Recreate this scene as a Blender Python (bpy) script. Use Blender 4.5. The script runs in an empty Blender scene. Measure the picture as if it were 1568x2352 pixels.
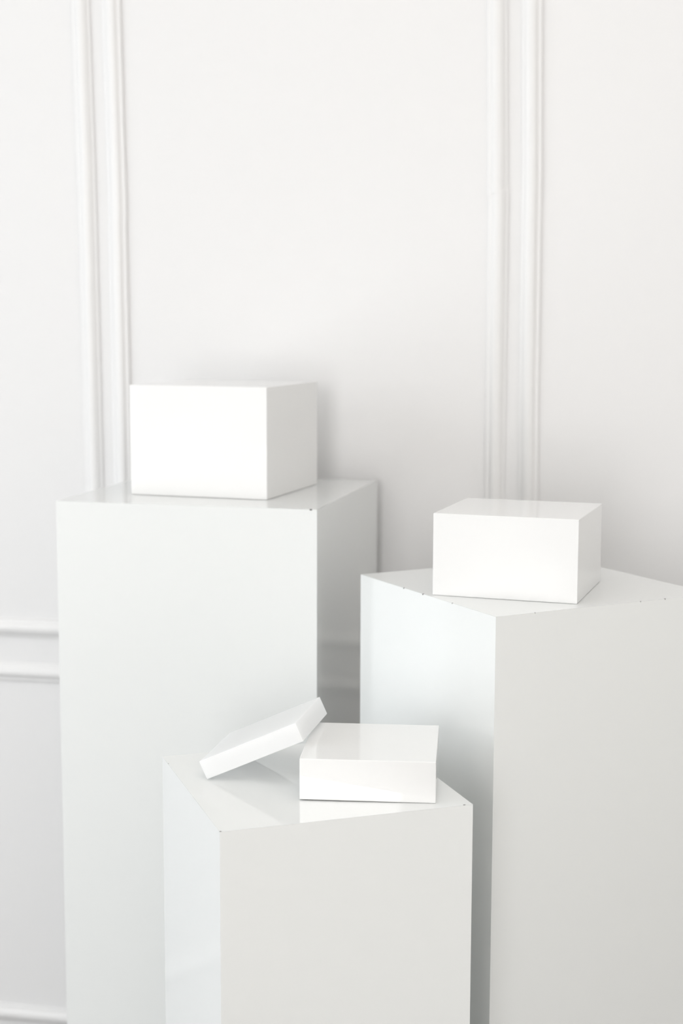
import bpy, bmesh, math, random
from math import sin, cos, pi, radians
from mathutils import Vector, Matrix
scene = bpy.context.scene
C = scene.collection
EYE = 1.45                                   # camera height above the floor

# ------------------------------------------------------------------ materials
def mat(name, col, rough=0.4, ior=1.47, bump=None, spec=None, vary=None):
    m = bpy.data.materials.new(name); m.use_nodes = True
    nt = m.node_tree; b = nt.nodes['Principled BSDF']
    b.inputs['Base Color'].default_value = (*col, 1)
    b.inputs['Roughness'].default_value = rough
    b.inputs['IOR'].default_value = ior
    tc = nt.nodes.new('ShaderNodeTexCoord')
    if vary:
        sc, amt = vary
        n = nt.nodes.new('ShaderNodeTexNoise'); n.inputs['Scale'].default_value = sc
        mx = nt.nodes.new('ShaderNodeMix'); mx.data_type = 'RGBA'
        mx.inputs['A'].default_value = (*col, 1)
        mx.inputs['B'].default_value = (*[c * (1 - amt) for c in col], 1)
        nt.links.new(tc.outputs['Object'], n.inputs['Vector'])
        nt.links.new(n.outputs['Fac'], mx.inputs['Factor'])
        nt.links.new(mx.outputs['Result'], b.inputs['Base Color'])
    if bump:
        sc, dist = bump
        n = nt.nodes.new('ShaderNodeTexNoise'); n.inputs['Scale'].default_value = sc
        n.inputs['Detail'].default_value = 0.02
        bp = nt.nodes.new('ShaderNodeBump'); bp.inputs['Strength'].default_value = 1.0
        bp.inputs['Distance'].default_value = dist
        nt.links.new(tc.outputs['Object'], n.inputs['Vector'])
        nt.links.new(n.outputs['Fac'], bp.inputs['Height'])
        nt.links.new(bp.outputs['Normal'], b.inputs['Normal'])
    return m

ACRYL = mat('glossy_white_acrylic', (0.635, 0.648, 0.645), 0.02, 1.6, bump=(3.0, 0.0005))
PANEL = mat('white_laminate_side', (0.650, 0.666, 0.662), 0.13, 1.47, bump=(3.0, 0.0008))
BOXM = mat('gloss_white_box', (0.675, 0.680, 0.678), 0.03, 1.58, bump=(3.0, 0.0001))
def translucent(m, amt, col):
    nt = m.node_tree; b = nt.nodes['Principled BSDF']; out = nt.nodes['Material Output']
    tr = nt.nodes.new('ShaderNodeBsdfTranslucent'); tr.inputs['Color'].default_value = (*col, 1)
    mx = nt.nodes.new('ShaderNodeMixShader'); mx.inputs[0].default_value = amt
    nt.links.new(b.outputs[0], mx.inputs[1]); nt.links.new(tr.outputs[0], mx.inputs[2])
    nt.links.new(mx.outputs[0], out.inputs['Surface'])
THIN = mat('thin_white_acrylic', (0.84, 0.845, 0.845), 0.03, 1.55, bump=(3.0, 0.0001))
translucent(THIN, 0.5, (0.96, 0.965, 0.97))
CHIP = mat('chipped_edge', (0.10, 0.095, 0.09), 0.8)
WALL = mat('white_wall_paint', (0.62, 0.62, 0.622), 0.5, 1.4, bump=(220.0, 0.00004))
TRIM = mat('white_satin_trim', (0.63, 0.63, 0.63), 0.4, 1.45)
CEIL = mat('ceiling_paint', (0.86, 0.85, 0.82), 0.7)
SIDE = mat('side_wall_paint', (0.74, 0.725, 0.71), 0.6)
RIGHT = mat('right_wall_paint', (0.88, 0.85, 0.82), 0.6)
FRAME = mat('window_frame_paint', (0.8, 0.8, 0.79), 0.4)
def floor_mat():
    m = mat('pale_plank_floor', (0.2, 0.19, 0.17), 0.35)
    nt = m.node_tree; b = nt.nodes['Principled BSDF']
    tc = nt.nodes.new('ShaderNodeTexCoord')
    br = nt.nodes.new('ShaderNodeTexBrick')
    br.inputs['Scale'].default_value = 1.0
    br.inputs['Brick Width'].default_value = 1.2
    br.inputs['Row Height'].default_value = 0.14
    br.inputs['Mortar Size'].default_value = 0.0015
    br.inputs['Color1'].default_value = (0.06, 0.057, 0.054, 1)
    br.inputs['Color2'].default_value = (0.05, 0.047, 0.044, 1)
    br.inputs['Mortar'].default_value = (0.08, 0.075, 0.07, 1)
    nt.links.new(tc.outputs['Object'], br.inputs['Vector'])
    nt.links.new(br.outputs['Color'], b.inputs['Base Color'])
    return m
FLOOR = floor_mat()

# ------------------------------------------------------------------ helpers
def link_mesh(name, verts, faces, m, parent=None, bevel=0.0, segs=2, smooth=False):
    me = bpy.data.meshes.new(name); bm = bmesh.new()
    vs = [bm.verts.new(v) for v in verts]
    for f in faces: bm.faces.new([vs[i] for i in f])
    bmesh.ops.recalc_face_normals(bm, faces=bm.faces[:])
    if bevel:
        es = [e for e in bm.edges if len(e.link_faces) == 2 and e.calc_face_angle(0) > 0.3]
        bmesh.ops.bevel(bm, geom=es, offset=bevel, segments=segs, profile=0.5, affect='EDGES')
    if smooth:
        for f in bm.faces: f.smooth = True
    bm.to_mesh(me); bm.free()
    o = bpy.data.objects.new(name, me); C.objects.link(o)
    for mm in (m if isinstance(m, (list, tuple)) else [m]): me.materials.append(mm)
    if parent: o.parent = parent
    return o

def tag(o, label, cat, group=None):
    o['label'] = label; o['category'] = cat
    if group: o['group'] = group
    return o

def thing(name, label, cat, loc, rotz=0.0, group=None):
    o = bpy.data.objects.new(name, None); C.objects.link(o)
    o.empty_display_size = 0.1
    o.location = loc; o.rotation_euler = (0, 0, rotz)
    return tag(o, label, cat, group)

HEX = [(0, 1, 2, 3), (4, 5, 6, 7), (0, 1, 5, 4), (1, 2, 6, 5), (2, 3, 7, 6), (3, 0, 4, 7)]
def hexa(w, d, h, x0=0.0, y0=0.0, z0=0.0):
    b = [(x0, y0), (x0 + w, y0), (x0 + w, y0 + d), (x0, y0 + d)]
    return [(x, y, z0) for x, y in b] + [(x, y, z0 + h) for x, y in b]

# ------------------------------------------------------------------ pedestals
TH = 0.006
def pedestal(label, x, y, yaw, w, h, sag=0.0, chips=()):
    """square plinth of five mitred panels; origin at its front left foot"""
    t = thing('display_pedestal', label, 'pedestal', (x, y, 0), yaw, 'white pedestals')
    # four side panels, mitred at the corners and under the top
    i = w - TH
    cn = [(0, 0), (w, 0), (w, w), (0, w)]
    inn = [(TH, TH), (i, TH), (i, i), (TH, i)]
    for k in range(4):
        a, b = cn[k], cn[(k + 1) % 4]; p, q = inn[k], inn[(k + 1) % 4]
        vs = [(*a, 0), (*b, 0), (*q, 0), (*p, 0), (*a, h), (*b, h), (*q, h - TH), (*p, h - TH)]
        link_mesh('side_panel', vs, HEX, PANEL, t, bevel=0.0002)
    # top panel: mitred underside, slightly dished upper face
    n = 14; e = 0.0001
    vs = []; fs = []
    for r in range(n + 1):
        for c in range(n + 1):
            u, v = c / n, r / n
            z = h - sag * (sin(pi * u) * sin(pi * v)) ** 0.9
            if r in (0, n) or c in (0, n): z = h
            vs.append((e + (w - 2 * e) * u, e + (w - 2 * e) * v, z))
    for r in range(n):
        for c in range(n):
            o = r * (n + 1) + c
            fs.append((o, o + 1, o + n + 2, o + n + 1))
    me = bpy.data.meshes.new('top_panel'); bm = bmesh.new()
    bv = [bm.verts.new(p) for p in vs]
    for f in fs:
        bm.faces.new([bv[j] for j in f]).smooth = True
    rim = [bv[c] for c in range(n)] + [bv[r * (n + 1) + n] for r in range(n)] + \
          [bv[n * (n + 1) + c] for c in range(n, 0, -1)] + [bv[r * (n + 1)] for r in range(n, 0, -1)]
    low = []
    for vtx in rim:
        X = min(max(vtx.co.x, TH), w - TH); Y = min(max(vtx.co.y, TH), w - TH)
        low.append(bm.verts.new((X, Y, h - TH + 0.0001)))
    m = len(rim)
    for k in range(m):
        quad = [rim[k], rim[(k + 1) % m], low[(k + 1) % m], low[k]]
        if (quad[2].co - quad[3].co).length < 1e-7: continue
        bm.faces.new(quad)
    bmesh.ops.remove_doubles(bm, verts=low, dist=1e-6)
    low = [v for v in low if v.is_valid]
    bm.faces.new(low)
    bmesh.ops.recalc_face_normals(bm, faces=bm.faces[:])
    # small dark nicks along the edges of the top
    rnd = random.Random(5)
    for (cx, cy, s) in chips:
        vv = []
        for k in range(5):
            a = 2 * pi * k / 5; rr = s * (0.7 + 0.5 * rnd.random())
            vv.append((cx + rr * 1.5 * cos(a), cy + rr * cos(0.3) * sin(a)))
        topv = [bm.verts.new((px, py, h + 0.00025)) for px, py in vv]
        botv = [bm.verts.new((px, py, h - 0.0012)) for px, py in vv]
        f = [bm.faces.new(topv), bm.faces.new(list(reversed(botv)))]
        for k in range(5):
            f.append(bm.faces.new([topv[k], botv[k], botv[(k + 1) % 5], topv[(k + 1) % 5]]))
        for g in f: g.material_index = 1
    for ed in bm.edges:
        if any(not f.smooth for f in ed.link_faces): ed.smooth = False
    bm.to_mesh(me); bm.free()
    me.materials.append(ACRYL); me.materials.append(CHIP)
    o = bpy.data.objects.new('top_panel', me); C.objects.link(o); o.parent = t
    return t

KB, KC = 0.858, 0.735
zA = EYE - 0.24415
zB = EYE - 0.37843 * KB
zC = EYE - 0.66788 * KC
pedestal('tallest white pedestal at the left, against the panelled wall, with the tallest box on top',
         -0.38109, 1.99920, -0.23845, 0.36, zA, sag=0.0004, chips=[(0.352, 0.0005, 0.0012)])
pedestal('white pedestal at the right, set cornerwise, with one deep box on top',
         0.19717 * KB, 1.89172 * KB, 0.48710, 0.36 * KB, zB, sag=0.0003,
         chips=[(0.0005, 0.200, 0.0007), (0.0005, 0.155, 0.0009), (0.0005, 0.09, 0.0006),
                (0.052, 0.0004, 0.0005), (0.20, 0.0004, 0.0006), (0.236, 0.0004, 0.0008)])
pedestal('lowest white pedestal in front, carrying a flat box and a thin tilted one',
         -0.15801 * KC, 1.90337 * KC, 0.32605, 0.36 * KC, zC, sag=0.0012,
         chips=[(0.001, 0.001, 0.0007), (0.2555, 0.0015, 0.0009), (0.0005, 0.235, 0.0004)])

# ------------------------------------------------------------------ boxes
def box(label, M, w, d, h, m=BOXM):
    t = 0.003                                # five thin walls, open underneath
    a = [(0, 0), (w, 0), (w, d), (0, d)]; i = [(t, t), (w - t, t), (w - t, d - t), (t, d - t)]
    vs = [(*p, 0) for p in a] + [(*p, h) for p in a] + [(*p, 0) for p in i] + [(*p, h - t) for p in i]
    fs = [(4, 5, 6, 7), (12, 13, 14, 15)]
    for k in range(4):
        j = (k + 1) % 4
        fs += [(k, j, j + 4, k + 4), (k + 8, j + 8, j + 12, k + 12), (k, j, j + 8, k + 8)]
    o = link_mesh('display_box', vs, fs, m, bevel=0.0005)
    o.matrix_world = M
    return tag(o, label, 'box', 'white display boxes')

def place(x, y, z, yaw): return Matrix.Translation((x, y, z)) @ Matrix.Rotation(yaw, 4, 'Z')
box('tallest white box, standing on the tall pedestal at the left',
    place(-0.29124, 2.07729, zA + 0.0001, -0.31596), 0.20100, 0.20630, 0.15111)
box('deep white box on the right pedestal, its glossy top in view',
    place(0.12546 * KB, 2.04355 * KB, zB + 0.0001, -0.32965), 0.19932 * KB, 0.18909 * KB, 0.11331 * KB)
cx, cy, cyaw, cw, cd, ch = -0.0575 * KC, 2.0382 * KC, -0.0853, 0.1897 * KC, 0.1908 * KC, 0.0587 * KC
box('low flat white box lying level on the lowest pedestal in front',
    place(cx, cy, zC + 0.0001, cyaw), cw, cd, ch)
# thin box: lower edge on the pedestal, underside resting on the flat box's upper left edge
dx, dy, dyaw, dtl = -0.1945 * KC, 2.1280 * KC, -0.2129, 0.4256
dw, dd, dh = 0.1587 * KC, 0.1550 * KC, 0.0285 * KC
exy = Vector((cos(dyaw), sin(dyaw)))
need = 0.0
for k in range(41):                      # flat box's upper left edge
    q = Vector((cx, cy)) + Vector((-sin(cyaw), cos(cyaw))) * cd * k / 40 - Vector((dx, dy))
    s, v = q.dot(exy), q.dot(Vector((-exy.y, exy.x)))
    if 0 <= v <= dd and 0 < s <= dw: need = max(need, math.atan2(ch + 0.0003, s))
dtl = max(need, 0.38)
box('thin white box tilted up, leaning on the flat box beside it',
    Matrix.Translation((dx, dy, zC + 0.0002)) @ Matrix.Rotation(dyaw, 4, 'Z') @ Matrix.Rotation(-dtl, 4, 'Y'), dw, dd, dh, THIN)

# ------------------------------------------------------------------ room, in wall coordinates (s along the wall, n into the room)
WY, WD = -0.18274, 2.325
U = Vector((cos(WY), sin(WY), 0)); N = Vector((sin(WY), -cos(WY), 0)); O = Vector((0, WD, 0))
def P(s, n, z): return O + U * s + N * n + Vector((0, 0, z))
S0, S1, DEPTH, HT = -2.3, 1.15, 5.6, 2.9

def struct(o):
    o['kind'] = 'structure'; return o
def slab(name, s0, s1, n0, n1, z0, z1, m):
    b = [(s0, n0), (s1, n0), (s1, n1), (s0, n1)]
    vs = [P(s, n, z0) for s, n in b] + [P(s, n, z1) for s, n in b]
    return struct(link_mesh(name, vs, HEX, m))
T = 0.12
slab('floor', S0 - T, S1 + T, -T, DEPTH + T, -0.1, 0, FLOOR)
slab('ceiling', S0 - T, S1 + T, -T, DEPTH + T, HT, HT + 0.1, CEIL)
slab('wall_back', S0 - T, S1 + T, -T, 0, 0, HT, WALL)
slab('wall_right', S1, S1 + T, 0, DEPTH, 0, HT, RIGHT)

def wall_with_window(name, run, fixed, a0, a1, o, m):
    """slab along s ('s') or n ('n') whose inner face is at `fixed`, with one opening o = (from, to, z0, z1)"""
    vs, fs = [], []
    for (p, q, z0, z1) in [(a0, o[0], 0, HT), (o[1], a1, 0, HT), (o[0], o[1], 0, o[2]), (o[0], o[1], o[3], HT)]:
        k = len(vs)
        if run == 's': b = [(p, fixed), (q, fixed), (q, fixed + T), (p, fixed + T)]
        else: b = [(fixed - T, p), (fixed, p), (fixed, q), (fixed - T, q)]
        vs += [P(s, n, z0) for s, n in b] + [P(s, n, z1) for s, n in b]
        fs += [tuple(i + k for i in f) for f in HEX]
    return struct(link_mesh(name, vs, fs, m))
WL = (0.6, 3.4, 0.3, 2.65)       # left window: n range, z range
WF = (-0.75, 0.45, 0.55, 2.65)    # window behind the camera: s range, z range
wall_with_window('wall_left', 'n', S0, 0, DEPTH, WL, SIDE)
wall_with_window('wall_front', 's', DEPTH, S0 - T, S1 + T, WF, SIDE)
def window(name, run, fixed, a0, a1, z0, z1, cols):
    vs, fs = [], []
    def bar(p, q, y0, y1):
        k = len(vs); g = 0.04
        if run == 's': b = [(p, fixed + g), (q, fixed + g), (q, fixed + g + 0.05), (p, fixed + g + 0.05)]
        else: b = [(fixed - g - 0.05, p), (fixed - g, p), (fixed - g, q), (fixed - g - 0.05, q)]
        vs.extend([P(s, n, y0) for s, n in b] + [P(s, n, y1) for s, n in b])
        fs.extend([tuple(i + k for i in f) for f in HEX])
    f = 0.05
    bar(a0, a1, z0, z0 + f); bar(a0, a1, z1 - f, z1)
    for c in range(cols + 1):
        x = a0 + (a1 - a0 - f) * c / cols
        bar(x, x + f, z0 + f, z1 - f)
    return struct(link_mesh(name, vs, fs, FRAME))
window('window_1', 'n', S0, *WL, 4)
window('window_2', 's', DEPTH, *WF, 2)

# ------------------------------------------------------------------ picture-frame mouldings on the back wall
PROF = [(-0.0150, 0.0), (-0.0150, 0.0035), (-0.0118, 0.0048), (-0.0085, 0.0086), (-0.0045, 0.0112), (0.0, 0.0122),
        (0.0040, 0.0112), (0.0068, 0.0088), (0.0085, 0.0068), (0.0105, 0.0062), (0.0128, 0.0060), (0.0146, 0.0046), (0.0150, 0.0)]
def frame(name, loop):
    """profile swept with mitres round a closed loop of (s, z), counter-clockwise seen from the room"""
    n = len(loop); vs, fs = [], []
    L = [Vector(p) for p in loop]
    for i in range(n):
        a, b, c = L[i - 1], L[i], L[(i + 1) % n]
        d1 = (b - a).normalized(); d2 = (c - b).normalized()
        n1 = Vector((-d1.y, d1.x)); n2 = Vector((-d2.y, d2.x))
        mt = (n1 + n2).normalized(); mt /= max(mt.dot(n1), 0.2)
        for (d, h) in PROF:
            q = b + mt * d
            vs.append(P(q.x, h * 0.8, q.y))
    k = len(PROF)
    for i in range(n):
        j = (i + 1) % n
        for e in range(k - 1):
            fs.append((i * k + e, i * k + e + 1, j * k + e + 1, j * k + e))
        fs.append((i * k + k - 1, i * k, j * k, j * k + k - 1))
    return struct(link_mesh(name, vs, fs, TRIM))
hv, hz = 0.0165, 0.004      # from the measured crease to the moulding's centre line
TOP = 2.55
UB, LT, LB = 0.9417 + hz, 0.8678 + hz, 0.2765 + hz
L1 = [(-0.3836, UB), (-0.3846, 1.1826), (-0.3879, 1.5897), (-0.3887, 1.6697), (-0.3935, 1.9315), (-0.396, TOP)]
L2 = [(-0.3352, UB), (-0.337, 1.3528), (-0.3386, 1.594), (-0.3380, 1.606), (-0.3382, 1.6358), (-0.3432, 1.9298), (-0.346, TOP)]
R1 = [(0.2535, UB), (0.2530, 1.1773), (0.2526, 1.3064), (0.2522, 1.5846), (0.2520, 1.633), (0.2506, 1.635), (0.2500, 1.69), (0.2457, 1.9098), (0.244, TOP)]
R2 = [(0.3053, UB), (0.3049, 1.1785), (0.3030, 1.3071), (0.3016, 1.5842), (0.3014, 1.66), (0.2969, 1.9081), (0.295, TOP)]
sh = lambda pts: [(s - hv, z) for s, z in pts]
frame('trim_1', [(-1.45, UB)] + sh(L1) + [(-1.45, TOP)])
frame('trim_2', sh(R1) + list(reversed(sh(L2))))
frame('trim_3', [(1.05, UB), (1.05, TOP)] + list(reversed(sh(R2))))
frame('trim_4', [(-1.45, LB), (-0.3836 - hv, LB), (-0.3836 - hv, LT), (-1.45, LT)])
frame('trim_5', [(-0.3352 - hv, LB), (0.2535 - hv, LB), (0.2535 - hv, LT), (-0.3352 - hv, LT)])
frame('trim_6', [(0.3053 - hv, LB), (1.05, LB), (1.05, LT), (0.3053 - hv, LT)])
def skirting():
    pr = [(0, 0), (0.018, 0), (0.018, 0.085), (0.012, 0.097), (0.006, 0.105), (0, 0.11)]
    vs = [P(s, n, z) for s in (S0, S1) for n, z in pr]; k = len(pr)
    fs = [(e, (e + 1) % k, k + (e + 1) % k, k + e) for e in range(k)] + [tuple(range(k)), tuple(range(2 * k - 1, k - 1, -1))]
    return struct(link_mesh('baseboard_back', vs, fs, TRIM))
skirting()

# ------------------------------------------------------------------ daylight and added overhead fill
def area(name, centre, aim, w, h, power, col, spread=pi):
    l = bpy.data.lights.new(name, 'AREA'); l.shape = 'RECTANGLE'; l.size = w; l.size_y = h
    l.energy = power; l.color = col; l.spread = spread
    o = bpy.data.objects.new(name, l); C.objects.link(o)
    o.location = centre
    d = (aim - centre).normalized()
    zax = -d; xax = Vector((0, 0, 1)).cross(zax).normalized(); yax = zax.cross(xax)
    o.matrix_world = Matrix.Translation(centre) @ Matrix((xax, yax, zax)).transposed().to_4x4()
    return o
area('window_daylight', P(S0 - 0.02, 2.0, 1.475), P(S0 + 1, 2.0, 1.475), 2.8, 2.35, 72, (0.93, 0.968, 1.0))
area('window_daylight', P(-0.15, DEPTH + 0.02, 1.6), P(-0.15, DEPTH - 1, 1.6), 1.2, 2.1, 90, (1.0, 0.981, 0.975))
area('overhead_fill', P(0.2, 1.0, HT - 0.02), P(0.2, 1.001, 0), 1.4, 1.2, 4.8, (1.0, 0.965, 0.93))  # added fill from above to lift the tops, no fixture modelled
area('overhead_fill', P(0.45, 2.2, HT - 0.02), P(0.45, 2.201, 0), 0.9, 1.4, 8.5, (1.0, 0.965, 0.94))  # second added fill, for the tops and right-facing sides

w = bpy.data.worlds.new('sky'); scene.world = w; w.use_nodes = True
nt = w.node_tree; bg = nt.nodes['Background']
sky = nt.nodes.new('ShaderNodeTexSky'); sky.sky_type = 'HOSEK_WILKIE'; sky.turbidity = 6
sky.sun_direction = (0.3, 0.6, 0.75)
nt.links.new(sky.outputs['Color'], bg.inputs['Color']); bg.inputs['Strength'].default_value = 0.02

# ------------------------------------------------------------------ camera
F, TL, RL = 3466.5, 0.128355, 0.002822
cam = bpy.data.cameras.new('camera'); co = bpy.data.objects.new('camera', cam); C.objects.link(co)
cam.sensor_fit = 'VERTICAL'; cam.sensor_height = 36; cam.sensor_width = 24
cam.lens = F / 2352 * 36
fw = Vector((0, cos(TL), -sin(TL))); up0 = Vector((0, sin(TL), cos(TL))); r0 = Vector((1, 0, 0))
rt = cos(RL) * r0 + sin(RL) * up0; up = -sin(RL) * r0 + cos(RL) * up0
co.matrix_world = Matrix.Translation((0, 0, EYE)) @ Matrix((rt, up, -fw)).transposed().to_4x4()
cam.clip_start = 0.05
cam.dof.use_dof = True; cam.dof.focus_distance = 1.62; cam.dof.aperture_fstop = 4.5
scene.camera = co

scene.view_settings.view_transform = 'Standard'
scene.view_settings.look = 'None'
scene.view_settings.gamma = 1.0
scene.view_settings.use_curve_mapping = False
scene.view_settings.exposure = -0.05
scene.cycles.max_bounces = 16
scene.cycles.diffuse_bounces = 12
scene.cycles.use_denoising = True
